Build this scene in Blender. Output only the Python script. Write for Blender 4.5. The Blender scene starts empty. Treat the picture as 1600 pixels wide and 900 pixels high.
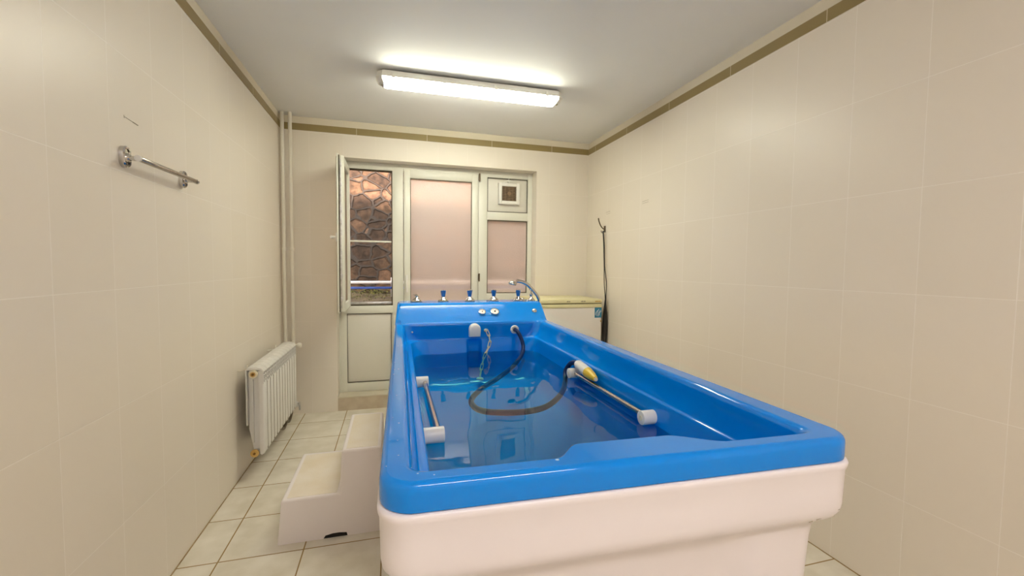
import bpy, bmesh, math, random
from mathutils import Vector, Matrix
random.seed(7)
sc = bpy.context.scene
COL = sc.collection
PI = math.pi

# ------------------------------------------------------------------ camera, world, light, exposure
ROOM_W, ROOM_D, ROOM_H, BACK_Y = 2.7837, 3.97, 2.5202, -1.75
cam = bpy.data.cameras.new('camera')
cam.sensor_fit = 'HORIZONTAL'; cam.sensor_width = 36.0
cam.lens = 665.756 * 36.0 / 1600.0
cam.clip_start = 0.02
camo = bpy.data.objects.new('camera', cam); COL.objects.link(camo)
yaw, pitch, roll = 0.2732, -0.0513, 0.0103
fw = Vector((math.sin(yaw)*math.cos(pitch), math.cos(yaw)*math.cos(pitch), math.sin(pitch)))
r0 = Vector((math.cos(yaw), -math.sin(yaw), 0)); u0 = r0.cross(fw)
rt = r0*math.cos(roll) + u0*math.sin(roll); up = -r0*math.sin(roll) + u0*math.cos(roll)
camo.matrix_world = Matrix(((rt.x, up.x, -fw.x, 0.8883), (rt.y, up.y, -fw.y, 0.0),
                            (rt.z, up.z, -fw.z, 1.2914), (0, 0, 0, 1)))
sc.camera = camo

sc.view_settings.view_transform = 'Standard'
sc.view_settings.look = 'None'
sc.view_settings.gamma = 1.0
sc.view_settings.use_curve_mapping = False
sc.view_settings.exposure = 1.70

w = bpy.data.worlds.new('world'); sc.world = w; w.use_nodes = True
bg = w.node_tree.nodes['Background']
bg.inputs[0].default_value = (0.95, 0.94, 0.92, 1); bg.inputs[1].default_value = 1.75
sun = bpy.data.lights.new('sun', 'SUN'); sun.energy = 7.0; sun.angle = 0.12; sun.color = (1.0, 0.80, 0.68)
suno = bpy.data.objects.new('sun', sun); COL.objects.link(suno)
suno.rotation_euler = Vector((0.15, 1.0, -.40)).to_track_quat('-Z', 'Y').to_euler()
LAMP_FRONT, LAMP_REAR = 13.5, 17.5          # emission of the two fluorescent fittings

# ------------------------------------------------------------------ materials
def new_mat(name, col=(1,1,1), rough=.5, metal=0., spec=.5, coat=0.):
    m = bpy.data.materials.new(name); m.use_nodes = True
    b = m.node_tree.nodes['Principled BSDF']
    b.inputs['Base Color'].default_value = (*col, 1); b.inputs['Roughness'].default_value = rough
    b.inputs['Metallic'].default_value = metal; b.inputs['Specular IOR Level'].default_value = spec
    b.inputs['Coat Weight'].default_value = coat; b.inputs['Coat Roughness'].default_value = .05
    return m
def N(m, t, **kw):
    n = m.node_tree.nodes.new(t)
    for k, v in kw.items(): setattr(n, k, v)
    return n
def L(m, a, b): m.node_tree.links.new(a, b)
def bsdf(m): return m.node_tree.nodes['Principled BSDF']
def noisy(m, c1, c2, scale=6., detail=4., lo=.35, hi=.65, bump=0., bscale=None, rough=None):
    """slight colour mottling and bump"""
    tc = N(m, 'ShaderNodeTexCoord'); nz = N(m, 'ShaderNodeTexNoise')
    nz.inputs['Scale'].default_value = scale; nz.inputs['Detail'].default_value = detail
    L(m, tc.outputs['Object'], nz.inputs['Vector'])
    cr = N(m, 'ShaderNodeValToRGB'); cr.color_ramp.elements[0].position = lo; cr.color_ramp.elements[1].position = hi
    cr.color_ramp.elements[0].color = (*c1, 1); cr.color_ramp.elements[1].color = (*c2, 1)
    L(m, nz.outputs['Fac'], cr.inputs['Fac']); L(m, cr.outputs['Color'], bsdf(m).inputs['Base Color'])
    if bump:
        n2 = N(m, 'ShaderNodeTexNoise'); n2.inputs['Scale'].default_value = bscale or scale*4
        n2.inputs['Detail'].default_value = 3
        L(m, tc.outputs['Object'], n2.inputs['Vector'])
        bp = N(m, 'ShaderNodeBump'); bp.inputs['Strength'].default_value = bump; bp.inputs['Distance'].default_value = .01
        L(m, n2.outputs['Fac'], bp.inputs['Height']); L(m, bp.outputs['Normal'], bsdf(m).inputs['Normal'])
    return m

TILE, TILE2, GROUT = (.82, .75, .645), (.80, .73, .62), (.905, .845, .755)
def tile_wall_mat(name, axis, off, grout=GROUT, msize=.0016):
    m = new_mat(name, TILE, .22, 0, .38)
    tc = N(m, 'ShaderNodeTexCoord'); sx = N(m, 'ShaderNodeSeparateXYZ'); L(m, tc.outputs['Object'], sx.inputs[0])
    sub = N(m, 'ShaderNodeMath', operation='SUBTRACT'); L(m, sx.outputs[axis], sub.inputs[0]); sub.inputs[1].default_value = off - 26.92
    cx = N(m, 'ShaderNodeCombineXYZ'); L(m, sub.outputs[0], cx.inputs[0]); L(m, sx.outputs['Z'], cx.inputs[1])
    br = N(m, 'ShaderNodeTexBrick'); br.offset = 0; br.squash = 1
    br.inputs['Scale'].default_value = 1; br.inputs['Brick Width'].default_value = .2692; br.inputs['Row Height'].default_value = .4
    br.inputs['Mortar Size'].default_value = msize; br.inputs['Mortar Smooth'].default_value = .35
    br.inputs['Color1'].default_value = (*TILE, 1); br.inputs['Color2'].default_value = (*TILE2, 1); br.inputs['Mortar'].default_value = (*grout, 1)
    br.inputs['Bias'].default_value = -.3
    L(m, cx.outputs[0], br.inputs['Vector'])
    gt = N(m, 'ShaderNodeMath', operation='GREATER_THAN'); L(m, sx.outputs['Z'], gt.inputs[0]); gt.inputs[1].default_value = 2.435
    mx = N(m, 'ShaderNodeMix', data_type='RGBA'); L(m, gt.outputs[0], mx.inputs['Factor'])
    L(m, br.outputs['Color'], mx.inputs['A']); mx.inputs['B'].default_value = (.74, .67, .53, 1)
    L(m, mx.outputs['Result'], bsdf(m).inputs['Base Color'])
    ro = N(m, 'ShaderNodeMath', operation='MULTIPLY_ADD'); L(m, gt.outputs[0], ro.inputs[0]); ro.inputs[1].default_value = .45; ro.inputs[2].default_value = .36
    L(m, ro.outputs[0], bsdf(m).inputs['Roughness'])
    inv = N(m, 'ShaderNodeMath', operation='SUBTRACT'); inv.inputs[0].default_value = 1; L(m, br.outputs['Fac'], inv.inputs[1])
    nz = N(m, 'ShaderNodeTexNoise'); nz.inputs['Scale'].default_value = 9; nz.inputs['Detail'].default_value = 1; L(m, tc.outputs['Object'], nz.inputs['Vector'])
    ad = N(m, 'ShaderNodeMath', operation='MULTIPLY_ADD'); L(m, nz.outputs['Fac'], ad.inputs[0]); ad.inputs[1].default_value = .25; L(m, inv.outputs[0], ad.inputs[2])
    bp = N(m, 'ShaderNodeBump'); bp.inputs['Strength'].default_value = .35; bp.inputs['Distance'].default_value = .002
    L(m, ad.outputs[0], bp.inputs['Height']); L(m, bp.outputs['Normal'], bsdf(m).inputs['Normal'])
    return m
def brick_mat(name, c1, c2, grout, bw, rh, ox, oy, mortar, rough, axes=('X', 'Y'), stain=0., spec=.5):
    m = new_mat(name, c1, rough, 0, spec)
    tc = N(m, 'ShaderNodeTexCoord'); sx = N(m, 'ShaderNodeSeparateXYZ'); L(m, tc.outputs['Object'], sx.inputs[0])
    cx = N(m, 'ShaderNodeCombineXYZ')
    for i, (ax, o, wd) in enumerate(((axes[0], ox, bw), (axes[1], oy, rh))):
        s = N(m, 'ShaderNodeMath', operation='SUBTRACT'); L(m, sx.outputs[ax], s.inputs[0]); s.inputs[1].default_value = o - 40*wd
        L(m, s.outputs[0], cx.inputs[i])
    br = N(m, 'ShaderNodeTexBrick'); br.offset = 0
    for k, v in (('Scale', 1), ('Brick Width', bw), ('Row Height', rh), ('Mortar Size', mortar), ('Mortar Smooth', .2)): br.inputs[k].default_value = v
    br.inputs['Color1'].default_value = (*c1, 1); br.inputs['Color2'].default_value = (*c2, 1); br.inputs['Mortar'].default_value = (*grout, 1)
    L(m, cx.outputs[0], br.inputs['Vector'])
    out = br.outputs['Color']
    if stain:
        nz = N(m, 'ShaderNodeTexNoise'); nz.inputs['Scale'].default_value = 7; nz.inputs['Detail'].default_value = 6; L(m, tc.outputs['Object'], nz.inputs['Vector'])
        cr = N(m, 'ShaderNodeValToRGB'); cr.color_ramp.elements[0].position = .35; cr.color_ramp.elements[1].position = .7
        a = 1 - stain; cr.color_ramp.elements[0].color = (a, a*.98, a*.92, 1); cr.color_ramp.elements[1].color = (1, 1, 1, 1)
        L(m, nz.outputs['Fac'], cr.inputs['Fac'])
        mu = N(m, 'ShaderNodeMix', data_type='RGBA', blend_type='MULTIPLY'); mu.inputs['Factor'].default_value = 1
        L(m, out, mu.inputs['A']); L(m, cr.outputs['Color'], mu.inputs['B']); out = mu.outputs['Result']
    L(m, out, bsdf(m).inputs['Base Color'])
    inv = N(m, 'ShaderNodeMath', operation='SUBTRACT'); inv.inputs[0].default_value = 1; L(m, br.outputs['Fac'], inv.inputs[1])
    bp = N(m, 'ShaderNodeBump'); bp.inputs['Strength'].default_value = .5; bp.inputs['Distance'].default_value = .002
    L(m, inv.outputs[0], bp.inputs['Height']); L(m, bp.outputs['Normal'], bsdf(m).inputs['Normal'])
    return m

M = {}
M['wall_l'] = tile_wall_mat('cream_tiles_left', 'Y', 1.447)
M['wall_r'] = tile_wall_mat('cream_tiles_right', 'Y', .862)
M['wall_b'] = tile_wall_mat('cream_tiles_back', 'X', .215, (.87, .80, .70), .0014)
M['floor'] = brick_mat('floor_tiles', (.83, .78, .67), (.80, .75, .64), (.36, .24, .09), .34, .335, .155, 2.05, .0032, .22, stain=.16)
M['riser'] = noisy(new_mat('riser_tile', rough=.3), (.52, .42, .30), (.62, .53, .40), 9, 6)
M['sill'] = noisy(new_mat('sill_tile', rough=.35), (.62, .56, .43), (.68, .62, .49), 6)
M['ceiling'] = noisy(new_mat('ceiling_paint', rough=.62, spec=.75), (.85, .845, .83), (.88, .875, .86), 1.5)
M['stripe_y'] = brick_mat('border_tile_side', (.30, .225, .09), (.315, .24, .10), (.66, .58, .42), .571, 3., 1.531, -1., .0022, .3, ('Y', 'Z'))
M['stripe_x'] = brick_mat('border_tile_back', (.30, .225, .09), (.315, .24, .10), (.66, .58, .42), .599, 3., .592, -1., .0022, .3, ('X', 'Z'))
M['blue'] = new_mat('blue_acrylic', (.001, .25, .76), .07, 0, .42, 0)
tcm = M['blue']
noisy(tcm, (.0, .235, .80), (.0, .255, .84), 3, bump=.02, bscale=7)
M['white_acrylic'] = noisy(new_mat('white_acrylic', rough=.28), (.86, .80, .80), (.88, .82, .82), 3)
M['step_white'] = noisy(new_mat('step_plastic', rough=.4), (.85, .79, .765), (.87, .81, .785), 4)
M['step_top'] = noisy(new_mat('step_tread_worn', rough=.5), (.80, .70, .54), (.86, .79, .68), 5, 5, .3, .62, bump=.15, bscale=160)
M['pvc'] = noisy(new_mat('white_pvc', rough=.3), (.75, .74, .64), (.77, .76, .66), 3)
M['pvc_panel'] = noisy(new_mat('pvc_panel', rough=.35), (.74, .71, .62), (.76, .73, .64), 3)
M['gasket'] = noisy(new_mat('dark_gasket', rough=.6), (.07, .06, .035), (.10, .085, .05), 20)
M['steel'] = noisy(new_mat('galvanised_steel', rough=.3, metal=1), (.55, .55, .54), (.75, .75, .73), 40)
M['chrome'] = noisy(new_mat('chrome', rough=.1, metal=1), (.56, .54, .51), (.64, .62, .59), 5)
M['brushed'] = noisy(new_mat('brushed_steel', rough=.22, metal=1), (.42, .38, .34), (.50, .46, .42), 30)
M['radiator'] = noisy(new_mat('radiator_enamel', rough=.3), (.76, .745, .70), (.79, .775, .73), 4)
M['pipe'] = noisy(new_mat('pipe_paint', rough=.35), (.74, .69, .58), (.78, .73, .62), 8)
M['brass'] = noisy(new_mat('brass', rough=.3, metal=1), (.60, .40, .14), (.72, .50, .2), 30)
M['brass_dark'] = noisy(new_mat('brass_socket', rough=.5, metal=.6), (.20, .11, .04), (.25, .14, .05), 30)
M['white_plastic'] = noisy(new_mat('white_plastic', rough=.3), (.80, .78, .72), (.84, .82, .76), 5)
M['ivory_plastic'] = noisy(new_mat('ivory_plastic', rough=.35), (.76, .70, .50), (.80, .74, .56), 12)
M['yellow'] = noisy(new_mat('yellow_plastic', rough=.35), (.75, .50, .02), (.82, .56, .04), 20)
M['black'] = noisy(new_mat('black_plastic', rough=.45), (.012, .011, .01), (.02, .018, .015), 20)
M['bronze'] = noisy(new_mat('dark_bronze', rough=.4, metal=.6), (.10, .075, .045), (.14, .10, .06), 20)
M['hose'] = noisy(new_mat('hose_rubber', rough=.45, spec=.25), (.003, .018, .08), (.005, .024, .10), 20)
M['handle_blue'] = new_mat('blue_handle', (.01, .09, .32), .12, 0, .6, .3); noisy(M['handle_blue'], (.02, .14, .42), (.03, .18, .52), 30)
M['body_white'] = noisy(new_mat('freezer_enamel', rough=.35), (.76, .72, .66), (.79, .75, .69), 3)
M['lid_yellow'] = noisy(new_mat('freezer_lid_yellowed', rough=.35), (.72, .66, .36), (.78, .73, .46), 5)
M['seam'] = noisy(new_mat('seam_dark', rough=.6), (.10, .085, .03), (.14, .12, .05), 20)
M['sticker'] = noisy(new_mat('sticker_blue', rough=.3), (.02, .20, .36), (.03, .25, .42), 60)
M['sticker_white'] = noisy(new_mat('sticker_white', rough=.3), (.6, .68, .72), (.7, .75, .78), 60)
M['print'] = noisy(new_mat('print_grey', rough=.5), (.22, .19, .12), (.28, .24, .16), 200)
M['mark'] = noisy(new_mat('wall_mark', rough=.7), (.30, .25, .18), (.42, .36, .27), 90)
M['dial'] = noisy(new_mat('dial_face', rough=.3), (.72, .70, .62), (.78, .76, .68), 30)
M['grille'] = noisy(new_mat('fan_grille', rough=.5), (.20, .125, .07), (.27, .18, .10), 40)
M['dark_hole'] = noisy(new_mat('dark_opening', rough=.8), (.006, .005, .004), (.012, .01, .008), 30)
M['rail_white'] = noisy(new_mat('rail_white_paint', rough=.4), (.80, .74, .74), (.88, .82, .82), 9)
M['rail_blue'] = noisy(new_mat('rail_blue_paint', rough=.4), (.04, .09, .38), (.06, .13, .48), 9)
M['soil'] = noisy(new_mat('soil', rough=.9), (.07, .05, .03), (.16, .11, .06), 14, 6, bump=.6)
M['moss'] = noisy(new_mat('moss', rough=.9), (.05, .075, .008), (.20, .18, .02), 30, 5)

def glass_frost():
    m = bpy.data.materials.new('frosted_glass'); m.use_nodes = True; nt = m.node_tree; nt.nodes.clear()
    o = N(m, 'ShaderNodeOutputMaterial'); tc = N(m, 'ShaderNodeTexCoord')
    tr = N(m, 'ShaderNodeBsdfTranslucent'); tr.inputs[0].default_value = (.95, .80, .70, 1)
    rf = N(m, 'ShaderNodeBsdfRefraction'); rf.inputs['Roughness'].default_value = .26; rf.inputs['IOR'].default_value = 1.12; rf.inputs['Color'].default_value = (.95, .9, .86, 1)
    df = N(m, 'ShaderNodeBsdfDiffuse'); df.inputs[0].default_value = (.56, .47, .40, 1)
    gl = N(m, 'ShaderNodeBsdfGlossy'); gl.inputs['Roughness'].default_value = .28
    m1 = N(m, 'ShaderNodeMixShader'); m1.inputs[0].default_value = .75; L(m, tr.outputs[0], m1.inputs[1]); L(m, rf.outputs[0], m1.inputs[2])
    m2 = N(m, 'ShaderNodeMixShader'); m2.inputs[0].default_value = .12; L(m, m1.outputs[0], m2.inputs[1]); L(m, df.outputs[0], m2.inputs[2])
    m3 = N(m, 'ShaderNodeMixShader'); m3.inputs[0].default_value = .07; L(m, m2.outputs[0], m3.inputs[1]); L(m, gl.outputs[0], m3.inputs[2])
    nz = N(m, 'ShaderNodeTexNoise'); nz.inputs['Scale'].default_value = 130; nz.inputs['Detail'].default_value = 2
    mp = N(m, 'ShaderNodeMapping'); mp.inputs['Scale'].default_value = (1, 1, 1.6); L(m, tc.outputs['Object'], mp.inputs[0]); L(m, mp.outputs[0], nz.inputs['Vector'])
    bp = N(m, 'ShaderNodeBump'); bp.inputs['Strength'].default_value = .5; bp.inputs['Distance'].default_value = .003; L(m, nz.outputs['Fac'], bp.inputs['Height'])
    for n in (tr, rf, df, gl): L(m, bp.outputs['Normal'], n.inputs['Normal'])
    L(m, m3.outputs[0], o.inputs[0]); return m
M['frost'] = glass_frost()
def water_mat():
    m = bpy.data.materials.new('bath_water'); m.use_nodes = True; m.node_tree.nodes.clear()
    o = N(m, 'ShaderNodeOutputMaterial'); tc = N(m, 'ShaderNodeTexCoord')
    tp = N(m, 'ShaderNodeBsdfTransparent'); tp.inputs[0].default_value = (.50, 1.0, .86, 1)
    gl = N(m, 'ShaderNodeBsdfGlossy'); gl.inputs['Roughness'].default_value = .02
    fr = N(m, 'ShaderNodeFresnel'); fr.inputs['IOR'].default_value = 1.33
    nz = N(m, 'ShaderNodeTexNoise'); nz.inputs['Scale'].default_value = 3.2; nz.inputs['Detail'].default_value = 1.5; L(m, tc.outputs['Object'], nz.inputs['Vector'])
    bp = N(m, 'ShaderNodeBump'); bp.inputs['Strength'].default_value = .10; bp.inputs['Distance'].default_value = .05; L(m, nz.outputs['Fac'], bp.inputs['Height'])
    wv = N(m, 'ShaderNodeTexWave', wave_type='RINGS', rings_direction='SPHERICAL'); wv.inputs['Scale'].default_value = 9; wv.inputs['Distortion'].default_value = 1.0
    mp = N(m, 'ShaderNodeMapping'); mp.inputs['Location'].default_value = (-1.13, -1.32, 0); L(m, tc.outputs['Object'], mp.inputs[0]); L(m, mp.outputs[0], wv.inputs['Vector'])
    ln = N(m, 'ShaderNodeVectorMath', operation='LENGTH'); L(m, mp.outputs[0], ln.inputs[0])
    fo = N(m, 'ShaderNodeMapRange'); fo.inputs['From Min'].default_value = .02; fo.inputs['From Max'].default_value = .22; fo.inputs['To Min'].default_value = .05; fo.inputs['To Max'].default_value = 0
    L(m, ln.outputs['Value'], fo.inputs['Value'])
    b2 = N(m, 'ShaderNodeBump'); b2.inputs['Distance'].default_value = .03; L(m, fo.outputs[0], b2.inputs['Strength']); L(m, wv.outputs['Fac'], b2.inputs['Height']); L(m, bp.outputs[0], b2.inputs['Normal'])
    L(m, b2.outputs[0], fr.inputs['Normal']); L(m, b2.outputs[0], gl.inputs['Normal'])
    mx = N(m, 'ShaderNodeMixShader'); L(m, fr.outputs[0], mx.inputs[0]); L(m, tp.outputs[0], mx.inputs[1]); L(m, gl.outputs[0], mx.inputs[2])
    L(m, mx.outputs[0], o.inputs[0]); return m
M['water'] = water_mat()
def screen_mat():
    m = bpy.data.materials.new('fly_mesh'); m.use_nodes = True; m.node_tree.nodes.clear()
    o = N(m, 'ShaderNodeOutputMaterial'); tp = N(m, 'ShaderNodeBsdfTransparent'); df = N(m, 'ShaderNodeBsdfDiffuse'); df.inputs[0].default_value = (.06, .05, .045, 1)
    mx = N(m, 'ShaderNodeMixShader'); mx.inputs[0].default_value = .16; L(m, tp.outputs[0], mx.inputs[1]); L(m, df.outputs[0], mx.inputs[2]); L(m, mx.outputs[0], o.inputs[0]); return m
M['screen'] = screen_mat()
def lamp_mat(name, s, c):
    m = bpy.data.materials.new(name); m.use_nodes = True; m.node_tree.nodes.clear()
    o = N(m, 'ShaderNodeOutputMaterial'); e = N(m, 'ShaderNodeEmission'); e.inputs[0].default_value = (*c, 1); e.inputs[1].default_value = s
    L(m, e.outputs[0], o.inputs[0]); return m
M['lamp1'] = lamp_mat('diffuser_lit', LAMP_FRONT, (1.0, .985, .80)); M['lamp2'] = lamp_mat('diffuser_lit_rear', LAMP_REAR, (1.0, .935, .935))
def stone_mat():
    m = new_mat('rubble_stone', rough=.75, spec=.3)
    tc = N(m, 'ShaderNodeTexCoord'); mp = N(m, 'ShaderNodeMapping'); mp.inputs['Scale'].default_value = (5.6, .01, 7.0); L(m, tc.outputs['Object'], mp.inputs[0])
    nz = N(m, 'ShaderNodeTexNoise'); nz.inputs['Scale'].default_value = 2.2; nz.inputs['Detail'].default_value = 1; L(m, mp.outputs[0], nz.inputs['Vector'])
    sb = N(m, 'ShaderNodeVectorMath', operation='MULTIPLY_ADD'); L(m, nz.outputs['Color'], sb.inputs[0]); sb.inputs[1].default_value = (.22, 0, .22); L(m, mp.outputs[0], sb.inputs[2])
    v1 = N(m, 'ShaderNodeTexVoronoi', feature='DISTANCE_TO_EDGE'); v2 = N(m, 'ShaderNodeTexVoronoi', feature='F1')
    for v in (v1, v2): v.inputs['Scale'].default_value = 1; v.inputs['Randomness'].default_value = .9; L(m, sb.outputs[0], v.inputs['Vector'])
    sx = N(m, 'ShaderNodeSeparateColor'); L(m, v2.outputs['Color'], sx.inputs[0])
    cr = N(m, 'ShaderNodeValToRGB'); e = cr.color_ramp.elements
    e[0].position = 0; e[0].color = (.05, .030, .018, 1); e[1].position = 1; e[1].color = (.185, .11, .07, 1)
    k = e.new(.35); k.color = (.075, .046, .028, 1); k = e.new(.65); k.color = (.125, .075, .042, 1)
    L(m, sx.outputs[0], cr.inputs['Fac'])
    n2 = N(m, 'ShaderNodeTexNoise'); n2.inputs['Scale'].default_value = 16; n2.inputs['Detail'].default_value = 6; L(m, tc.outputs['Object'], n2.inputs['Vector'])
    c2 = N(m, 'ShaderNodeValToRGB'); c2.color_ramp.elements[0].position = .35; c2.color_ramp.elements[0].color = (.45, .42, .40, 1); c2.color_ramp.elements[1].position = .62; c2.color_ramp.elements[1].color = (1.2, 1.1, 1.05, 1)
    L(m, n2.outputs['Fac'], c2.inputs['Fac'])
    mu = N(m, 'ShaderNodeMix', data_type='RGBA', blend_type='MULTIPLY'); mu.inputs['Factor'].default_value = 1; L(m, cr.outputs[0], mu.inputs['A']); L(m, c2.outputs[0], mu.inputs['B'])
    mr = N(m, 'ShaderNodeMapRange'); mr.inputs['From Min'].default_value = .035; mr.inputs['From Max'].default_value = .06; L(m, v1.outputs['Distance'], mr.inputs['Value'])
    mm = N(m, 'ShaderNodeMix', data_type='RGBA'); L(m, mr.outputs[0], mm.inputs['Factor']); mm.inputs['A'].default_value = (.06, .046, .037, 1); L(m, mu.outputs['Result'], mm.inputs['B'])
    L(m, mm.outputs['Result'], bsdf(m).inputs['Base Color'])
    h = N(m, 'ShaderNodeMapRange'); h.inputs['From Min'].default_value = .035; h.inputs['From Max'].default_value = .10; h.inputs['To Min'].default_value = 1; h.inputs['To Max'].default_value = .35; L(m, v1.outputs['Distance'], h.inputs['Value'])
    ha = N(m, 'ShaderNodeMath', operation='MULTIPLY_ADD'); L(m, n2.outputs['Fac'], ha.inputs[0]); ha.inputs[1].default_value = .5; L(m, h.outputs[0], ha.inputs[2])
    bp = N(m, 'ShaderNodeBump'); bp.inputs['Strength'].default_value = 1; bp.inputs['Distance'].default_value = .03; L(m, ha.outputs[0], bp.inputs['Height']); L(m, bp.outputs[0], bsdf(m).inputs['Normal'])
    return m
M['stone'] = stone_mat()

# ------------------------------------------------------------------ mesh helpers (world coordinates everywhere)
class MB:
    def __init__(s): s.bm = bmesh.new()
    def _merge(s, b, mat=None):
        if mat is not None: bmesh.ops.transform(b, matrix=mat, verts=b.verts)
        me = bpy.data.meshes.new('t'); b.to_mesh(me); b.free(); s.bm.from_mesh(me); bpy.data.meshes.remove(me); return s
    def box(s, x0, x1, y0, y1, z0, z1, bev=0., seg=2, mat=None):
        b = bmesh.new(); bmesh.ops.create_cube(b, size=1)
        for v in b.verts: v.co = Vector(((x0+x1)/2+v.co.x*(x1-x0), (y0+y1)/2+v.co.y*(y1-y0), (z0+z1)/2+v.co.z*(z1-z0)))
        if bev: bmesh.ops.bevel(b, geom=b.edges[:], offset=bev, segments=seg, affect='EDGES', profile=.5)
        return s._merge(b, mat)
    def prism(s, pts, a0, a1, axis='Y', bev=0., seg=2):
        """polygon in the two other axes, extruded along axis"""
        b = bmesh.new()
        def mk(p, a): return {'Y': (p[0], a, p[1]), 'X': (a, p[0], p[1]), 'Z': (p[0], p[1], a)}[axis]
        va = [b.verts.new(mk(p, a0)) for p in pts]; vb = [b.verts.new(mk(p, a1)) for p in pts]
        b.faces.new(va); b.faces.new(vb[::-1]); n = len(pts)
        for i in range(n): b.faces.new((va[i], va[(i+1) % n], vb[(i+1) % n], vb[i]))
        bmesh.ops.recalc_face_normals(b, faces=b.faces)
        if bev: bmesh.ops.bevel(b, geom=b.edges[:], offset=bev, segments=seg, affect='EDGES', profile=.5)
        return s._merge(b)
    def lathe(s, prof, org, axis=(0, 0, 1), n=24):
        """prof: (radius, height) along axis"""
        b = bmesh.new(); ax = Vector(axis).normalized(); q = ax.to_track_quat('Z', 'Y').to_matrix().to_4x4(); q.translation = Vector(org)
        rings = []
        for r, h in prof:
            rings.append([b.verts.new((max(r, 1e-5)*math.cos(2*PI*i/n), max(r, 1e-5)*math.sin(2*PI*i/n), h)) for i in range(n)])
        for a, c in zip(rings, rings[1:]):
            for i in range(n): b.faces.new((a[i], a[(i+1) % n], c[(i+1) % n], c[i]))
        b.faces.new(rings[0][::-1]); b.faces.new(rings[-1])
        return s._merge(b, q)
    def cyl(s, p0, p1, r, r2=None, n=20, bev=0.):
        p0, p1 = Vector(p0), Vector(p1); l = (p1-p0).length; r2 = r if r2 is None else r2
        pr = [(r, 0), (r2, l)] if not bev else [(r-bev, 0), (r-bev*.3, bev*.3), (r, bev), (r2, l-bev), (r2-bev*.3, l-bev*.3), (r2-bev, l)]
        return s.lathe(pr, p0, p1-p0, n)
    def tube(s, pts, r, n=12, sub=8, closed=False, smooth=True):
        P = [Vector(p) for p in pts]
        if smooth:
            Q = []; m = len(P)
            for i in range(m if closed else m-1):
                a = P[(i-1) % m] if (closed or i) else P[0]; bb = P[i]; c = P[(i+1) % m]; d = P[(i+2) % m] if (closed or i+2 < m) else P[-1]
                for k in range(sub):
                    t = k/sub; Q.append(.5*((2*bb)+(c-a)*t+(2*a-5*bb+4*c-d)*t*t+(3*bb-a-3*c+d)*t**3))
            if not closed: Q.append(P[-1])
            P = Q
        b = bmesh.new(); rings = []; m = len(P); ref = None
        for i, p in enumerate(P):
            t = (P[(i+1) % m]-P[i-1]) if closed else (P[min(i+1, m-1)]-P[max(i-1, 0)])
            t.normalize()
            if ref is None: ref = t.orthogonal().normalized()
            ref = (ref - t*ref.dot(t)).normalized(); bi = t.cross(ref)
            rr = r(i/(m-1)) if callable(r) else r
            rings.append([b.verts.new(p + rr*(math.cos(2*PI*k/n)*ref + math.sin(2*PI*k/n)*bi)) for k in range(n)])
        for i in range(m if closed else m-1):
            a, c = rings[i], rings[(i+1) % m]
            for k in range(n): b.faces.new((a[k], a[(k+1) % n], c[(k+1) % n], c[k]))
        if not closed: b.faces.new(rings[0][::-1]); b.faces.new(rings[-1])
        bmesh.ops.recalc_face_normals(b, faces=b.faces)
        return s._merge(b)
    def loft(s, rings, cap0=False, cap1=False):
        b = bmesh.new(); V = [[b.verts.new(p) for p in r] for r in rings]; n = len(rings[0])
        for a, c in zip(V, V[1:]):
            for i in range(n): b.faces.new((a[i], a[(i+1) % n], c[(i+1) % n], c[i]))
        if cap0: b.faces.new(V[0][::-1])
        if cap1: b.faces.new(V[-1])
        return s._merge(b)
    def build(s, name, mat, parent=None, org=None, smooth=True, angle=35, flat=False):
        me = bpy.data.meshes.new(name); b = s.bm
        base = Vector((0, 0, 0))
        if parent is not None:
            p = parent
            while p is not None: base += p.location; p = p.parent
        loc = Vector((0, 0, 0))
        if org is not None: loc = Vector(org) - base
        bmesh.ops.translate(b, vec=-(base+loc), verts=b.verts)
        ca = math.radians(angle)
        for f in b.faces: f.smooth = smooth
        for e in b.edges:
            if len(e.link_faces) == 2 and e.calc_face_angle(0) > ca: e.smooth = False
        b.to_mesh(me); b.free()
        for m in (mat if isinstance(mat, (list, tuple)) else [mat]): me.materials.append(m)
        o = bpy.data.objects.new(name, me); COL.objects.link(o); o.location = loc
        if parent is not None: o.parent = parent
        return o
def tag(o, label=None, cat=None, group=None, kind=None):
    for k, v in (('label', label), ('category', cat), ('group', group), ('kind', kind)):
        if v: o[k] = v
    return o
def thing(name, loc, label, cat, group=None):
    o = bpy.data.objects.new(name, None); COL.objects.link(o); o.location = loc; o.empty_display_size = .1
    return tag(o, label, cat, group)
def struct(o, label=None): return tag(o, label, None, None, 'structure')

# ------------------------------------------------------------------ room shell
T = .12
WY1 = 4.17                         # outside face of the window wall
struct(MB().box(-T, ROOM_W+T, BACK_Y-T, WY1, -.12, 0).build('floor', M['floor']), 'cream floor tiles with brown grout lines')
struct(MB().box(-T, ROOM_W+T, BACK_Y-T, WY1, ROOM_H, ROOM_H+T).build('ceiling', M['ceiling']), 'plain off-white painted ceiling')
wl = struct(MB().box(-T, 0, BACK_Y-T, WY1, 0, ROOM_H).build('wall_left', M['wall_l']), 'left wall of cream tiles carrying the chrome towel rail')
wr = struct(MB().box(ROOM_W, ROOM_W+T, BACK_Y-T, WY1, 0, ROOM_H).build('wall_right', M['wall_r']), 'right wall of cream tiles behind the tub')
OX0, OX1, OZ1, OZ0 = .42, 2.238, 2.213, .125
b = MB(); b.box(0, OX0, ROOM_D, WY1, 0, ROOM_H); b.box(OX1, ROOM_W, ROOM_D, WY1, 0, ROOM_H); b.box(OX0, OX1, ROOM_D, WY1, OZ1, ROOM_H)
struct(b.build('wall_back', M['wall_b']), 'far wall of cream tiles around the window opening')
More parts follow.
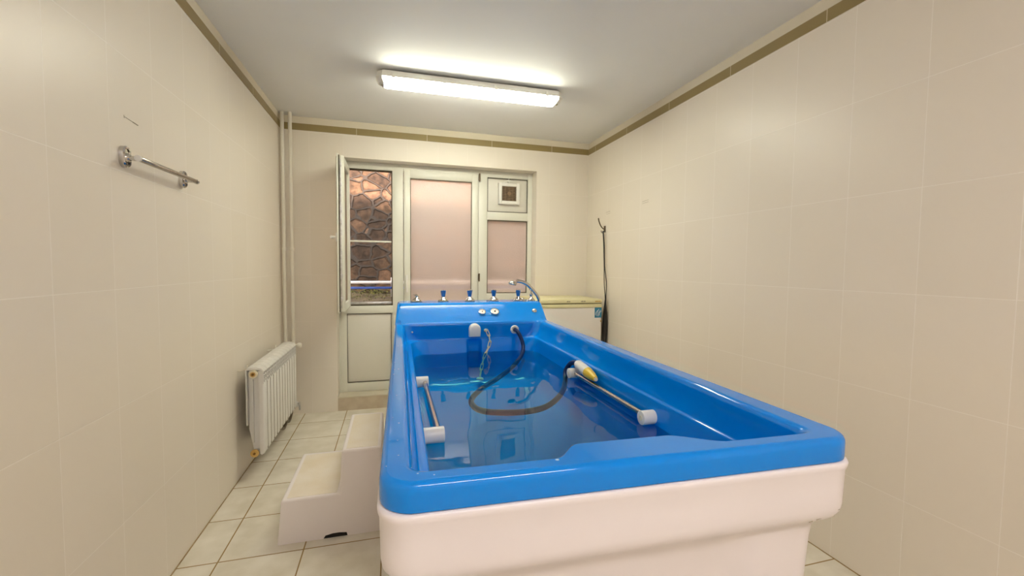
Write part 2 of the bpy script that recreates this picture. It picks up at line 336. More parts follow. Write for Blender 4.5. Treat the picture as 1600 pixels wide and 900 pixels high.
struct(MB().box(0, ROOM_W, BACK_Y-T, BACK_Y, 0, ROOM_H).build('wall_front', M['wall_b']), 'wall behind the viewer')
struct(MB().box(OX0, OX1, ROOM_D-.004, WY1, 0, OZ0-.012).build('trim_4', M['riser']), 'brownish marbled riser below the window threshold')
struct(MB().box(OX0, OX1, ROOM_D-.008, WY1, OZ0-.012, OZ0, .003).build('trim_5', M['sill']), 'pale threshold slab below the balcony door')
S0, S1 = 2.4079, 2.4633
struct(MB().box(0, .003, BACK_Y, ROOM_D, S0, S1).build('trim_1', M['stripe_y']), 'brown border tile stripe along the left wall')
struct(MB().box(ROOM_W-.003, ROOM_W, BACK_Y, ROOM_D, S0, S1).build('trim_2', M['stripe_y']), 'brown border tile stripe along the right wall')
struct(MB().box(.003, ROOM_W-.003, ROOM_D-.003, ROOM_D, S0, S1).build('trim_3', M['stripe_x']), 'brown border tile stripe along the far wall')
M['joint'] = noisy(new_mat('brown_joint', rough=.7), (.30, .20, .08), (.40, .29, .14), 12)
struct(MB().box(0, .004, BACK_Y, ROOM_D, 0, .003).build('baseboard_left', M['joint']), 'thin brown grout joint where the left wall meets the floor')
struct(MB().box(ROOM_W-.004, ROOM_W, BACK_Y, ROOM_D, 0, .003).build('baseboard_right', M['joint']), 'thin brown grout joint where the right wall meets the floor')
# small marks left on the tiles
def mark(parent, segs):
    m = MB()
    for p0, p1, r in segs: m.cyl(p0, p1, r, n=6)
    m.build('scratch_mark', M['mark'], parent)
mark(wl, [((.0004, 1.80, 1.797), (.0004, 1.80, 1.787), .0008), ((.0004, 1.80, 1.792), (.0004, 1.85, 1.789), .0011), ((.0004, 1.85, 1.789), (.0004, 1.882, 1.787), .0018)])
mark(wr, [((ROOM_W-.0004, 2.90, 1.812), (ROOM_W-.0004, 2.985, 1.808), .0012), ((ROOM_W-.0004, 2.90, 1.797), (ROOM_W-.0004, 2.985, 1.793), .0012)])
mark(wr, [((ROOM_W-.0004, 3.50, 1.797), (ROOM_W-.0004, 3.58, 1.792), .0012), ((ROOM_W-.0004, 3.50, 1.780), (ROOM_W-.0004, 3.57, 1.776), .0009)])

# ------------------------------------------------------------------ window and balcony door
FY0, FY1 = 4.10, 4.165
def rect_frame(m, x0, x1, z0, z1, wd, y0, y1, bev=.004, wl_=None, wr_=None, wb=None, wt=None):
    a, c, d, e = wl_ or wd, wr_ or wd, wb or wd, wt or wd
    m.box(x0, x0+a, y0, y1, z0, z1, bev); m.box(x1-c, x1, y0, y1, z0, z1, bev)
    m.box(x0+a-.002, x1-c+.002, y0, y1, z0, z0+d, bev); m.box(x0+a-.002, x1-c+.002, y0, y1, z1-e, z1, bev)
f = MB()
f.box(OX0, .487, FY0, FY1, OZ0, OZ1, .003)                    # left stile
f.box(.888, .985, FY0, FY1, OZ0, OZ1, .003)                   # post between sash and door
f.box(1.692, 1.779, FY0, FY1, OZ0, OZ1, .003)                 # post right of door
f.box(2.192, OX1, FY0, FY1, OZ0, OZ1, .003)                   # right stile
f.box(OX0, OX1, FY0+.001, FY1, 2.152, OZ1, .003)              # head
f.box(OX0, OX1, FY0+.001, FY1, OZ0, .206, .003)               # bottom
f.box(.48, .89, FY0+.001, FY1, .845, .914, .003)              # left transom
f.box(1.775, 2.195, FY0+.001, FY1, 1.742, 1.820, .003)        # transom under vent panel
f.box(1.775, 2.195, FY0+.001, FY1, .93, 1.02, .003)
f.box(.41, .43, FY0-.006, FY0, .20, 2.2, .002)                # cover strip at the jamb
win = struct(f.build('window_1', M['pvc']), 'white plastic window frame across the far wall opening')
def gasket(parent, x0, x1, z0, z1, y, name='gasket', t=.006):
    g = MB(); rect_frame(g, x0, x1, z0, z1, t, y-.003, y+.004, 0); return g.build(name, M['gasket'], parent)
lp = MB().box(.487, .888, FY0+.018, FY0+.04, .206, .845, .002).build('lower_panel', M['pvc_panel'], win); gasket(lp, .486, .876, .208, .843, FY0+.014)
vp = MB().box(1.779, 2.192, FY0+.018, FY0+.04, 1.820, 2.152, .002).build('vent_panel', M['pvc_panel'], win); gasket(vp, 1.780, 2.190, 1.822, 2.150, FY0+.012)
rp = MB().box(1.779, 2.192, FY0+.02, FY0+.028, 1.02, 1.742).build('window_pane', M['frost'], win); gasket(rp, 1.780, 2.191, 1.022, 1.740, FY0+.012, t=.008)
MB().box(1.779, 2.192, FY0+.018, FY0+.04, .206, .93, .002).build('lower_panel', M['pvc_panel'], win)
# open sash, hinged on the left, swung into the room
sx0, sx1, sy0, sy1, sz0, sz1 = .470, .524, 3.585, 4.075, .905, 2.150
s_ = MB()
s_.box(sx0+.006, sx1, sy0+.010, sy0+.07, sz0+.012, sz1-.012, .003); s_.box(sx0+.006, sx1, sy1-.07, sy1, sz0+.012, sz1-.012, .003)
s_.box(sx0+.006, sx1, sy0+.06, sy1-.06, sz0+.012, sz0+.075, .003); s_.box(sx0+.006, sx1, sy0+.06, sy1-.06, sz1-.075, sz1-.012, .003)
s_.box(sx0, sx0+.014, sy0, sy0+.06, sz0, sz1, .002); s_.box(sx0, sx0+.014, sy1-.06, sy1, sz0, sz1, .002)
s_.box(sx0, sx0+.014, sy0+.05, sy1-.05, sz0, sz0+.06, .002); s_.box(sx0, sx0+.014, sy0+.05, sy1-.05, sz1-.06, sz1, .002)
sash = s_.build('open_sash', M['pvc'], win)
MB().box(sx0+.026, sx0+.034, sy0+.065, sy1-.065, sz0+.07, sz1-.07).build('window_pane', M['frost'], sash)
hb = MB().box(sx0+.020, sx0+.034, sy0+.006, sy0+.011, sz0+.04, sz1-.04, .001)
for z in (1.0, 1.18, 1.36, 1.52, 1.60, 1.70, 1.90, 2.05): hb.box(sx0+.018, sx0+.038, sy0+.003, sy0+.011, z, z+.035, .001)
hb.build('locking_strip', M['steel'], sash)
gs = MB().box(sx0+.0135, sx0+.0225, sy0+.001, sy0+.012, sz0+.01, sz1-.01); gs.build('seal', M['gasket'], sash)
hd = MB().box(sx0-.012, sx0, sy0+.012, sy0+.04, 1.47, 1.54, .003); hd.cyl((sx0-.006, sy0+.026, 1.505), (sx0-.042, sy0+.026, 1.505), .009)
hd.box(sx0-.052, sx0-.036, sy0+.016, sy0+.15, 1.495, 1.517, .005); hd.build('sash_handle', M['white_plastic'], sash)
hg = MB()
for z in (.955, 2.07): hg.cyl((.497, FY0-.012, z-.04), (.497, FY0-.012, z+.04), .010, n=14); hg.cyl((.497, FY0-.012, z+.002), (.497, FY0-.012, z+.005), .0115, n=14)
hg.build('sash_hinges', M['pvc'], win)
# fly screen in the open light
sc_ = MB(); rect_frame(sc_, .488, .888, .915, 2.151, .010, FY0+.035, FY0+.05, .001)
scr = sc_.build('fly_screen', M['bronze'], win)
MB().box(.498, .878, FY0+.037, FY0+.047, 1.497, 1.513, .002).build('screen_crossbar', M['pvc'], scr)
MB().box(.498, .878, FY0+.037, FY0+.047, .925, .947, .002).build('screen_bottom_bar', M['steel'], scr)
MB().box(.498, .878, FY0+.0418, FY0+.0424, .925, 2.141).build('screen_mesh', M['screen'], scr)
gasket(scr, .486, .890, .914, 2.152, FY0+.012, 'seal', .005)
# balcony door leaf
d = MB(); rect_frame(d, .989, 1.688, .206, 2.168, .058, FY0-.014, FY0+.05, .004, wr_=.064, wt=.075, wb=.08)
d.box(1.045, 1.63, FY0-.012, FY0+.05, .86, .94, .003)
door = struct(d.build('door_1', M['pvc']), 'white balcony door with a tall frosted pane')
dg = MB().box(1.047, 1.624, FY0+.012, FY0+.02, .94, 2.093).build('door_pane', M['frost'], door); gasket(dg, 1.047, 1.624, .942, 2.091, FY0-.004, t=.006)
MB().box(1.047, 1.624, FY0+.008, FY0+.03, .286, .86, .002).build('door_panel', M['pvc_panel'], door)
for z in (2.14, 1.178, .32):
    h = MB().cyl((1.698, FY0-.020, z-.038), (1.698, FY0-.020, z+.038), .008, n=14); h.box(1.690, 1.706, FY0-.014, FY0, z-.03, z+.03, .002)
    h.build('door_hinge', M['bronze'] if z < 2 else M['bronze'], door)
h = MB().box(1.003, 1.027, FY0-.026, FY0-.014, 1.07, 1.20, .005); h.cyl((1.015, FY0-.026, 1.135), (1.015, FY0-.052, 1.135), .009)
h.box(1.006, 1.024, FY0-.062, FY0-.050, 1.04, 1.145, .005); h.build('door_handle', M['white_plastic'], door)

# extractor fan
fan = thing('extractor_fan', (1.995, FY0+.018, 1.90), 'small square white extractor fan with brown grille in the vent panel', 'fan')
b = MB(); rect_frame(b, 1.888, 2.102, 1.898, 2.106, .034, FY0-.022, FY0+.018, .006); b.build('fan_housing', M['white_plastic'], fan)
MB().box(1.922, 2.068, FY0+.008, FY0+.016, 1.932, 2.072).build('fan_back', M['dark_hole'], fan)
g = MB()
for i in range(17): z = 1.936+i*.0083; g.box(1.92, 2.07, FY0-.014, FY0-.008, z, z+.0042)
for x in (1.957, 1.994, 2.030): g.box(x-.002, x+.002, FY0-.016, FY0-.010, 1.93, 2.074)
g.cyl((1.994, FY0-.012, 2.002), (1.994, FY0-.020, 2.002), .020, n=20)
g.build('fan_grille', M['grille'], fan)
b = MB().tube([(1.99, FY0-.006, 2.175), (1.99, FY0-.012, 2.145), (1.985, FY0-.014, 2.128), (1.96, FY0-.018, 2.118), (1.935, FY0-.016, 2.104)], .003, 8)
b.tube([(1.99, FY0-.012, 2.135), (2.01, FY0-.018, 2.124), (2.045, FY0-.018, 2.108)], .003, 8); b.cyl((1.99, FY0-.018, 2.118), (1.99, FY0, 2.118), .010, n=14)
b.build('pull_cord', M['white_plastic'], fan)

# ------------------------------------------------------------------ outside
struct(MB().box(-.6, 5.6, 5.60, 5.9, .2, 2.66).build('wall_outside', M['stone']), 'rubble stone retaining wall seen through the open window')
b = MB(); bm_ = bmesh.new(); bmesh.ops.create_grid(bm_, x_segments=60, y_segments=20, size=1)
for v in bm_.verts:
    x, y = v.co.x, v.co.y; v.co = Vector((2.5+3.1*x, 4.90+.73*y, .86+.03*math.sin(9*x+3*y)+.05*random.random()+.05*(y+1)/2))
b._merge(bm_); struct(b.build('ground', M['soil']), 'bare soil strip outside the window')
random.seed(3); b = MB(); bb = bmesh.new()
for i in range(5200):
    x = random.uniform(.1, 3.2); y = 4.55 + 1.0*random.random()**.8; z = .90 + .05*(y-4.2) + random.uniform(0, .045)
    a = random.uniform(0, PI); s = random.uniform(.006, .018); t = random.uniform(-.6, .9)
    p = Vector((x, y, z)); u = Vector((math.cos(a), math.sin(a), 0))*s; v = Vector((-math.sin(a)*math.cos(t), math.cos(a)*math.cos(t), math.sin(t)))*s
    bb.faces.new([bb.verts.new(q) for q in (p-u*.5, p+v*.7, p+u*.5, p-v*.7)])
b._merge(bb)
tag(b.build('moss', M['moss']), 'green moss and small leaves on the soil at the foot of the stone wall', 'moss', None, 'stuff')
rail = thing('outdoor_railing', (1.6, 4.95, .85), 'low white railing with a blue lower bar outside the open window', 'railing')
MB().box(.05, 3.4, 4.93, 4.97, 1.082, 1.112, .008).build('top_bar', M['rail_white'], rail)
MB().box(.05, 3.4, 4.935, 4.965, 1.022, 1.048, .006).build('lower_bar', M['rail_blue'], rail)
for x in (.41, .875, 1.6, 2.4, 3.2): MB().box(x-.008, x+.008, 4.97, 4.986, .86, 1.15, .002).build('post', M['rail_white'], rail)

# ------------------------------------------------------------------ ceiling light fittings
def light(name, cx, cy, mat, label, drop=0.):
    t = thing(name, (cx, cy, ROOM_H), label, 'ceiling light', 'fluorescent ceiling fittings'); hl, hw = .622, .065
    def X(a): return cx+a
    b = MB()
    # body tray: top plate off the ceiling, chamfered ends
    def oct_(l, w_, c, z): return [(X(-l+c), cy-w_, z), (X(l-c), cy-w_, z), (X(l), cy-w_+c, z), (X(l), cy+w_-c, z), (X(l-c), cy+w_, z), (X(-l+c), cy+w_, z), (X(-l), cy+w_-c, z), (X(-l), cy-w_+c, z)]
    b.loft([oct_(hl-.02, hw-.012, .03, 2.512-drop), oct_(hl-.004, hw-.003, .034, 2.506-drop), oct_(hl, hw, .034, 2.478-drop), oct_(hl+.004, hw+.003, .034, 2.474-drop), oct_(hl+.004, hw+.003, .034, 2.468-drop)], True, True)
    b.build('housing', M['white_plastic'], t, angle=30)
    for s in (-.42, .42): MB().cyl((X(s), cy, 2.510-drop), (X(s), cy, ROOM_H), .022, n=14).build('spacer', M['white_plastic'], t)
    b = MB(); b.loft([oct_(hl-.035, hw-.004, .012, 2.468-drop), oct_(hl-.037, hw-.006, .012, 2.448-drop), oct_(hl-.045, hw-.018, .012, 2.434-drop), oct_(hl-.055, hw-.035, .012, 2.431-drop)], False, True)
    b.build('diffuser', mat, t, angle=50)
    for sg in (-1, 1):
        e = MB()
        def half(l0, l1, w_, z):
            c = .03
            return [(X(sg*l0), cy-w_, z), (X(sg*(l1-c)), cy-w_, z), (X(sg*l1), cy-w_+c, z), (X(sg*l1), cy+w_-c, z), (X(sg*(l1-c)), cy+w_, z), (X(sg*l0), cy+w_, z)]
        e.loft([half(hl-.036, hl, hw-.001, 2.468-drop), half(hl-.036, hl-.006, hw-.004, 2.450-drop), half(hl-.036, hl-.014, hw-.014, 2.438-drop), half(hl-.036, hl-.02, hw-.03, 2.435-drop)], True, True)
        e.build('end_cap', M['white_plastic'], t, angle=30)
        MB().box(X(sg*(hl-.030))-.003, X(sg*(hl-.030))+.003, cy-.018, cy+.002, 2.430-drop, 2.437-drop, .001).build('lamp_contact', M['seam'], t)
    for a in (-.52, -.20, .14, .50):
        for s in (-1, 1):
            k = MB().box(X(a)-.011, X(a)+.011, cy+s*(hw+.004)-.003, cy+s*(hw+.004)+.003, 2.462-drop, 2.497-drop, .002); k.build('clip', M['white_plastic'], t)
    return t
l1 = light('fluorescent_light', 1.417, 2.893, M['lamp1'], 'long white fluorescent fitting glowing on the ceiling before the window')
l1.rotation_euler.z = -.012
light('fluorescent_light', 1.35, -.75, M['lamp2'], 'second white fluorescent fitting on the ceiling behind the viewer', .0)

# ------------------------------------------------------------------ heating pipes and radiator
for (x, y, z0, lab) in ((.030, 3.885, .20, 'thin cream heating pipe in the corner, nearest the left wall'), (.088, 3.885, .645, 'thin cream heating pipe, the one farther from the left wall')):
    b = MB().cyl((x, y, z0), (x, y, ROOM_H), .0145, n=20)
    b.lathe([(.017, 0), (.019, .003), (.019, .022), (.017, .025)], (x, y, 1.40), n=20)
    b.tube([(x, y, z0+.002), (x, y, z0-.02), (x, y-.02, z0-.035), (x+.004, y-.06, z0-.038)], .0145, 14)
    tag(b.build('heating_pipe', M['pipe'], org=(x, y, z0)), lab, 'pipe', 'heating pipes in the corner')
RY0, PITCH, NS = 2.805, .0737, 12
rad = thing('radiator', (.09, RY0, .147), 'white ribbed aluminium radiator hung low on the left wall', 'radiator')
def section_mesh(yc):
    b = MB(); hw = .0352
    fp = [(.118, .158), (.125, .147), (.143, .155), (.147, .18), (.147, .575), (.143, .583), (.126, .583), (.118, .575)]
    cs = [(.120, yc-hw), (.138, yc-hw), (.1435, yc-hw+.0015), (.1465, yc-hw+.005), (.1475, yc), (.1465, yc+hw-.005), (.1435, yc+hw-.0015), (.138, yc+hw), (.120, yc+hw)]
    b.loft([[(.128, y, .147) for x, y in cs], [(min(x, .143), y, .155) for x, y in cs], [(x, y, .18) for x, y in cs], [(x, y, .572) for x, y in cs], [(min(x, .141), y, .582) for x, y in cs]], True, True)   # front plate
    web = [(.058, .30), (.058, .640), (.064, .655), (.120, .655), (.120, .175), (.108, .150), (.085, .150)]
    b.prism(web, yc-.011, yc+.011, 'Y', .003)                               # water way / web
    fin = [(.066, .24), (.066, .62), (.112, .62), (.112, .24)]
    b.prism([(.050, .33), (.050, .66), (.056, .66), (.056, .33)], yc-hw, yc+hw, 'Y', .001)   # rear plate
    b.prism([(.082, .22), (.082, .60), (.087, .60), (.087, .22)], yc-.027, yc+.027, 'Y', .001)
    top = [(.052, .660), (.060, .676), (.105, .679), (.136, .668), (.149, .650), (.145, .646), (.130, .655), (.10, .662)]
    b.prism(top, yc-hw, yc+hw, 'Y', .002)                                   # curved top
    for z in (.600, .626):                                                  # louvres
        b.prism([(.126, z), (.144, z-.003), (.145, z+.001), (.128, z+.005)], yc-hw+.002, yc+hw-.002, 'Y')
    for s in (-1, 0, 1): b.box(.118, .146, yc+s*(hw-.003)-.002, yc+s*(hw-.003)+.002, .575, .655)
    b.cyl((.094, yc-PITCH/2, .640), (.094, yc+PITCH/2, .640), .020, n=18); b.cyl((.096, yc-PITCH/2, .165), (.096, yc+PITCH/2, .165), .018, n=18)
    return b
s0 = section_mesh(RY0+PITCH/2).build('radiator_section', M['radiator'], rad, org=(.09, RY0+PITCH/2, .147), angle=40)
for i in range(1, NS):
    c = s0.copy(); COL.objects.link(c); c.parent = rad; c.location = s0.location + Vector((0, PITCH*i, 0))
M['gap_shade'] = noisy(new_mat('gap_shade_strip', rough=.7), (.24, .19, .12), (.30, .24, .16), 20)  # dark tan for added strips that paint the shade between radiator sections
j0 = MB().box(.122, .1468, RY0+PITCH-.0018, RY0+PITCH+.0018, .160, .578).build('gap_shade_strip', M['gap_shade'], rad, org=(.135, RY0+PITCH, .160))
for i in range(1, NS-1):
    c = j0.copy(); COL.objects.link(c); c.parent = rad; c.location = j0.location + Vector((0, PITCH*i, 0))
for z, r in ((.640, .024), (.165, .023)):
    b = MB().lathe([(r*.6, 0), (r*.92, 0), (r, .003), (r, .014), (r*.8, .016)], (.095, RY0, z), (0, -1, 0), 24)
    pg = b.build('end_plug', M['ivory_plastic' if z > .5 else 'brass'], rad)
    MB().lathe([(r*.62, 0), (r*.62, .003), (r*.42, .0032), (r*.40, .001)], (.095, RY0-.016, z), (0, -1, 0), 8).build('plug_ring', M['brass'], pg)
    MB().cyl((.095, RY0-.0165, z), (.095, RY0-.0205, z), r*.30, n=12).build('plug_socket', M['brass_dark'], pg)
RY1 = RY0+NS*PITCH
b = MB().cyl((.094, RY1, .640), (.094, RY1+.05, .640), .014); b.tube([(.094, RY1+.05, .640), (.094, RY1+.12, .641), (.090, 3.872, .645)], .013, 14)
b.cyl((.094, RY1+.03, .640), (.165, RY1+.03, .642), .010); b.lathe([(.010, 0), (.018, .003), (.020, .02), (.016, .03)], (.150, RY1+.03, .641), (1, 0, .03), 16)
b.build('upper_valve', M['pipe'], rad)
b = MB().cyl((.100, RY1-.005, .165), (.110, RY1+.03, .160), .016, n=16); b.lathe([(.018, 0), (.023, .005), (.023, .030), (.018, .036)], (.112, RY1+.045, .158), (1, 0, 0), 18)
b.tube([(.112, RY1+.035, .158), (.085, RY1+.11, .162), (.036, 3.83, .164)], .013, 12); lv = b.build('lower_valve', M['radiator'], rad)
MB().prism([(RY1+.020, .180), (RY1+.060, .172), (RY1+.082, .105), (RY1+.066, .100), (RY1+.046, .150), (RY1+.020, .160)], .148, .160, 'X', .002).build('valve_lever', M['steel'], lv)
MB().tube([(.115, RY0+.50, .125), (.120, RY0+.57, .095), (.118, RY0+.66, .108), (.120, RY0+.74, .090), (.115, RY0+.84, .115), (.105, RY0+.90, .150)], .011, 12).build('drain_pipe', M['bronze'], rad)
for y in (RY0+.04, RY1-.22): MB().tube([(0.0, y, .655), (.03, y, .655), (.050, y, .662), (.052, y, .69)], .005, 8).build('wall_hook', M['pipe'], rad)

# ------------------------------------------------------------------ towel rail on the left wall
tr = thing('towel_rail', (0, 2.0, 1.65), 'chrome towel rail with two oval brackets on the left wall', 'towel rail')
def stadium(y, z, hw, hh, n=10):
    p = []
    for i in range(n+1): a = PI*i/n; p.append((y+hw*math.cos(a), z+hh-hw+hw*math.sin(a)))
    for i in range(n+1): a = PI+PI*i/n; p.append((y+hw*math.cos(a), z-hh+hw+hw*math.sin(a)))
    return p
for y, z in ((1.782, 1.651), (2.205, 1.655)):
    b = MB(); b.loft([[(0, *q) for q in stadium(y, z, .022, .037)], [(.013, *q) for q in stadium(y, z, .022, .037)], [(.017, *q) for q in stadium(y, z, .018, .033)], [(.0165, *q) for q in stadium(y, z, .0145, .029)], [(.013, *q) for q in stadium(y, z, .0135, .028)]], False, True)
    br = b.build('bracket_plate', M['chrome'], tr, angle=30)
    MB().cyl((.016, y-.004, z-.004), (.056, y-.006, z-.005), .0085, n=20).build('bracket_arm', M['chrome'], br)
    MB().lathe([(.016, 0), (.014, .006), (.009, .010)], (.016, y-.003, z-.003), (1, 0, 0), 20).build('collar', M['chrome'], br)
    MB().cyl((.017, y, z-.024), (.0215, y, z-.024), .004, n=6).build('grub_screw', M['black'], br)
b = MB().cyl((.053, 1.770, 1.646), (.053, 2.212, 1.650), .0095, n=24, bev=.002); b.build('bar', M['brushed'], tr)
for y, s in ((1.772, -1), (2.210, 1)): MB().lathe([(.0095, 0), (.0105, .002), (.0105, .010), (.006, .012)], (.053, y, 1.646 if s < 0 else 1.650), (0, s, 0), 20).build('end_cap', M['white_plastic'] if s < 0 else M['chrome'], tr)

# ------------------------------------------------------------------ the bath
def lerp(a, c, t): return a+(c-a)*t
def sstep(a, c, x): t = min(max((x-a)/(c-a), 0), 1); return t*t*(3-2*t)
NF, NR, NB, NL, NC = 96, 70, 110, 70, 10
def loop(xl, xr, y0, y1, rf, rb, z, bump=0., recess=0., ramp=False, dz=0.):
    """rounded rectangle, counter-clockwise from front left; xl/xr = (x at y=.7, x at y=2.8)"""
    XL = lambda y: lerp(xl[0], xl[1], (y-.7)/2.1); XR = lambda y: lerp(xr[0], xr[1], (y-.7)/2.1)
    wd = (xr[0]+xr[1]-xl[0]-xl[1])/2
    P = []
    for i in range(NF): P.append((rf+(wd-2*rf)*i/NF, y0))
    for i in range(NC): a = -PI/2+PI/2*i/NC; P.append((wd-rf+rf*math.cos(a), y0+rf+rf*math.sin(a)))
    ya, yb = y0+rf, y1-rb
    for i in range(NR): P.append((wd, lerp(ya, yb, i/NR)))
    for i in range(NC): a = PI/2*i/NC; P.append((wd-rb+rb*math.cos(a), y1-rb+rb*math.sin(a)))
    for i in range(NB): P.append((wd-rb-(wd-2*rb)*i/NB, y1))
    for i in range(NC): a = PI/2+PI/2*i/NC; P.append((rb+rb*math.cos(a), y1-rb+rb*math.sin(a)))
    for i in range(NL): P.append((0, lerp(yb, ya, i/NL)))
    for i in range(NC): a = PI+PI/2*i/NC; P.append((rf+rf*math.cos(a), y0+rf+rf*math.sin(a)))
    out = []
    for k, (s, y) in enumerate(P):
        x = lerp(XL(y), XR(y), s/wd)
        if bump and k < NF: y += bump*sstep(1.195, 1.262, x)*(1-sstep(1.465, 1.585, x))
        if recess and y > y1-.002: y += recess*sstep(1.355, 1.372, x)*(1-sstep(1.440, 1.457, x))
        y += .035*(1.86-x)/.95*max(0., 1-max(0., y-.8)/.9)      # the near end is slightly out of square
        zz = z
        if ramp: zz += deck(y); x += .014*deck(y)/.116*max(0., 1-s/.1)
        out.append((x, y, zz))
    return out
def deck(y):
    # sloped panel rising behind the basin; the slope ends in a rounded edge
    a, c, h = 2.775, 2.921, .116
    if y <= a: return 0.
    if y >= c+.02: return h
    t = (y-a)/(c-a); g = lambda q: .86*q + .14*q*q
    if y > c-.012:
        u = (y-(c-.012))/.032; v0 = h*g(1-.012/(c-a)); return v0 + (h-v0)*(1-(1-u)**2)
    return h*g(t)
OL, OR, OY0, OY1 = (.862, .900), (1.893, 1.926), .688, 3.13
CL, CR, CY0, CY1 = (.920, .951), (1.812, 1.868), .739, 2.768
def offs(d): return dict(xl=(OL[0]+d, OL[1]+d), xr=(OR[0]-d, OR[1]-d), y0=OY0+d, y1=OY1-d)
def o_loop(d, z, ramp=True, r=.065): return loop(**offs(d), rf=max(r-d, .01), rb=max(.05-d, .01), z=z, ramp=ramp)
R = [o_loop(.03, .868, False), o_loop(.006, .866, False), o_loop(.001, .868, False), o_loop(0, .872, False), o_loop(0, .903), o_loop(.001, .9095), o_loop(.004, .9150), o_loop(.0085, .9185), o_loop(.014, .920)]
ra = dict(xl=(OL[0]+.014, OL[1]+.014), xr=(OR[0]-.014, OR[1]-.014), y0=OY0+.014, y1=OY1-.014, rf=.051, rb=.036)
cdict = dict(xl=CL, xr=CR, y0=CY0, y1=CY1, rf=.035, rb=.045)
A = loop(**ra, z=0, ramp=True); Bf = loop(**dict(cdict, xl=(CL[0]-.012, CL[1]-.012), xr=(CR[0]+.012, CR[1]+.012), y0=CY0-.010, y1=CY1+.008), z=0, bump=.056)
for i in range(1, 71):
    t = i/70; R.append([(lerp(a[0], c[0], t), lerp(a[1], c[1], t), .920+deck(lerp(a[1], c[1], t))) for a, c in zip(A, Bf)])
def c_loop(dl, dr, df, db, z, rf=.04, rb=.05, bump=0., recess=0.):
    return loop(xl=(CL[0]+dl, CL[1]+dl), xr=(CR[0]-(dr if not isinstance(dr, tuple) else dr[0]), CR[1]-(dr if not isinstance(dr, tuple) else dr[1])), y0=CY0+df, y1=CY1-db, rf=rf, rb=rb, z=z, bump=bump, recess=recess)
R += [c_loop(-.005, -.005, -.004, -.003, .9175, .035, .045, .056), c_loop(0, 0, 0, 0, .911, .035, .045, .056), c_loop(.003, .003, .002, .002, .900, .037, .047, .056),
      c_loop(.007, (.001, .006), .008, .001, .880, .04, .055, .055), c_loop(.013, (.003, .016), .015, .002, .845, .045, .06, .05), c_loop(.018, (.0045, .030), .02, .002, .823, .05, .065, .045), c_loop(.020, (.005, .034), .023, .003, .8165, .05, .07, .04), c_loop(.024, (.0055, .036), .03, .003, .8130, .05, .075, .035),
      c_loop(.034, (.007, .040), .05, .004, .8108, .06, .085, .02), c_loop(.0405, (.0080, .0435), .068, .0055, .8100, .07, .095, .005), c_loop(.0440, (.0090, .0460), .075, .007, .8085, .07, .10, 0, .002), c_loop(.0465, (.0098, .0475), .078, .0082, .8050, .07, .10, 0, .006),
      c_loop(.0478, (.0103, .0483), .080, .0095, .799, .07, .10, 0, .012),
      c_loop(.049, (.0108, .049), .082, .012, .790, .07, .105, 0, .026),
      c_loop(.053, (.0118, .051), .09, .020, .755, .075, .11, 0, .038), c_loop(.058, (.016, .055), .11, .027, .700, .08, .115, 0, .038), c_loop(.068, (.026, .067), .16, .040, .620, .09, .12, 0, .03),
      c_loop(.080, (.045, .087), .21, .055, .560, .10, .13, 0, .01), c_loop(.10, (.07, .11), .26, .085, .532, .12, .14), c_loop(.13, (.10, .14), .30, .12, .518, .12, .14), c_loop(.18, (.15, .19), .34, .17, .514, .12, .14)]
tub = thing('hydromassage_bath', (1.39, 1.9, 0), 'large blue hydromassage bath with white side panels standing in the room', 'bathtub')
sh = MB().loft(R, False, True); shell = sh.build('blue_shell', M['blue'], tub, angle=50)

def b_loop(d, z, recess=0.):
    P = loop(xl=(OL[0]+d, OL[1]+d), xr=(OR[0]-d, OR[1]-d), y0=OY0+d, y1=OY1-d, rf=.06, rb=.05, z=z)
    if recess:
        Q = []
        for k, (x, y, zz) in enumerate(P):
            if k < NF: y += recess*sstep(1.06, 1.13, x)*(1-sstep(1.60, 1.67, x))
            if y > .9 and y < 2.95:
                k2 = sstep(1.05, 1.12, y)*(1-sstep(2.75, 2.82, y))
                x += recess*k2*(1 if x < 1.3 else -1)
            Q.append((x, y, zz))
        P = Q
    return P
P = [b_loop(.02, .8655), b_loop(.002, .8655), b_loop(-.002, .863), b_loop(-.0035, .858), b_loop(-.0025, .850), b_loop(0, .842), b_loop(.001, .80), b_loop(.002, .762), b_loop(.004, .748), b_loop(.010, .736), b_loop(.020, .726), b_loop(.030, .718),
     b_loop(.036, .710), b_loop(.040, .698, .004), b_loop(.043, .67, .014), b_loop(.048, .55, .016), b_loop(.060, .10, .016), b_loop(.062, 0.0, .016)]
MB().loft(P[::-1], True, False).build('side_panel', M['white_acrylic'], tub, angle=60)
# scuff marks on the white corner
b = MB()
for p0, p1 in (((1.825, .6935, .752), (1.850, .6945, .755)), ((1.79, .699, .737), (1.82, .700, .740)), ((1.77, .700, .734), (1.78, .700, .735))): b.cyl(p0, p1, .0008, n=6)
b.build('scuff_mark', M['mark'], tub)

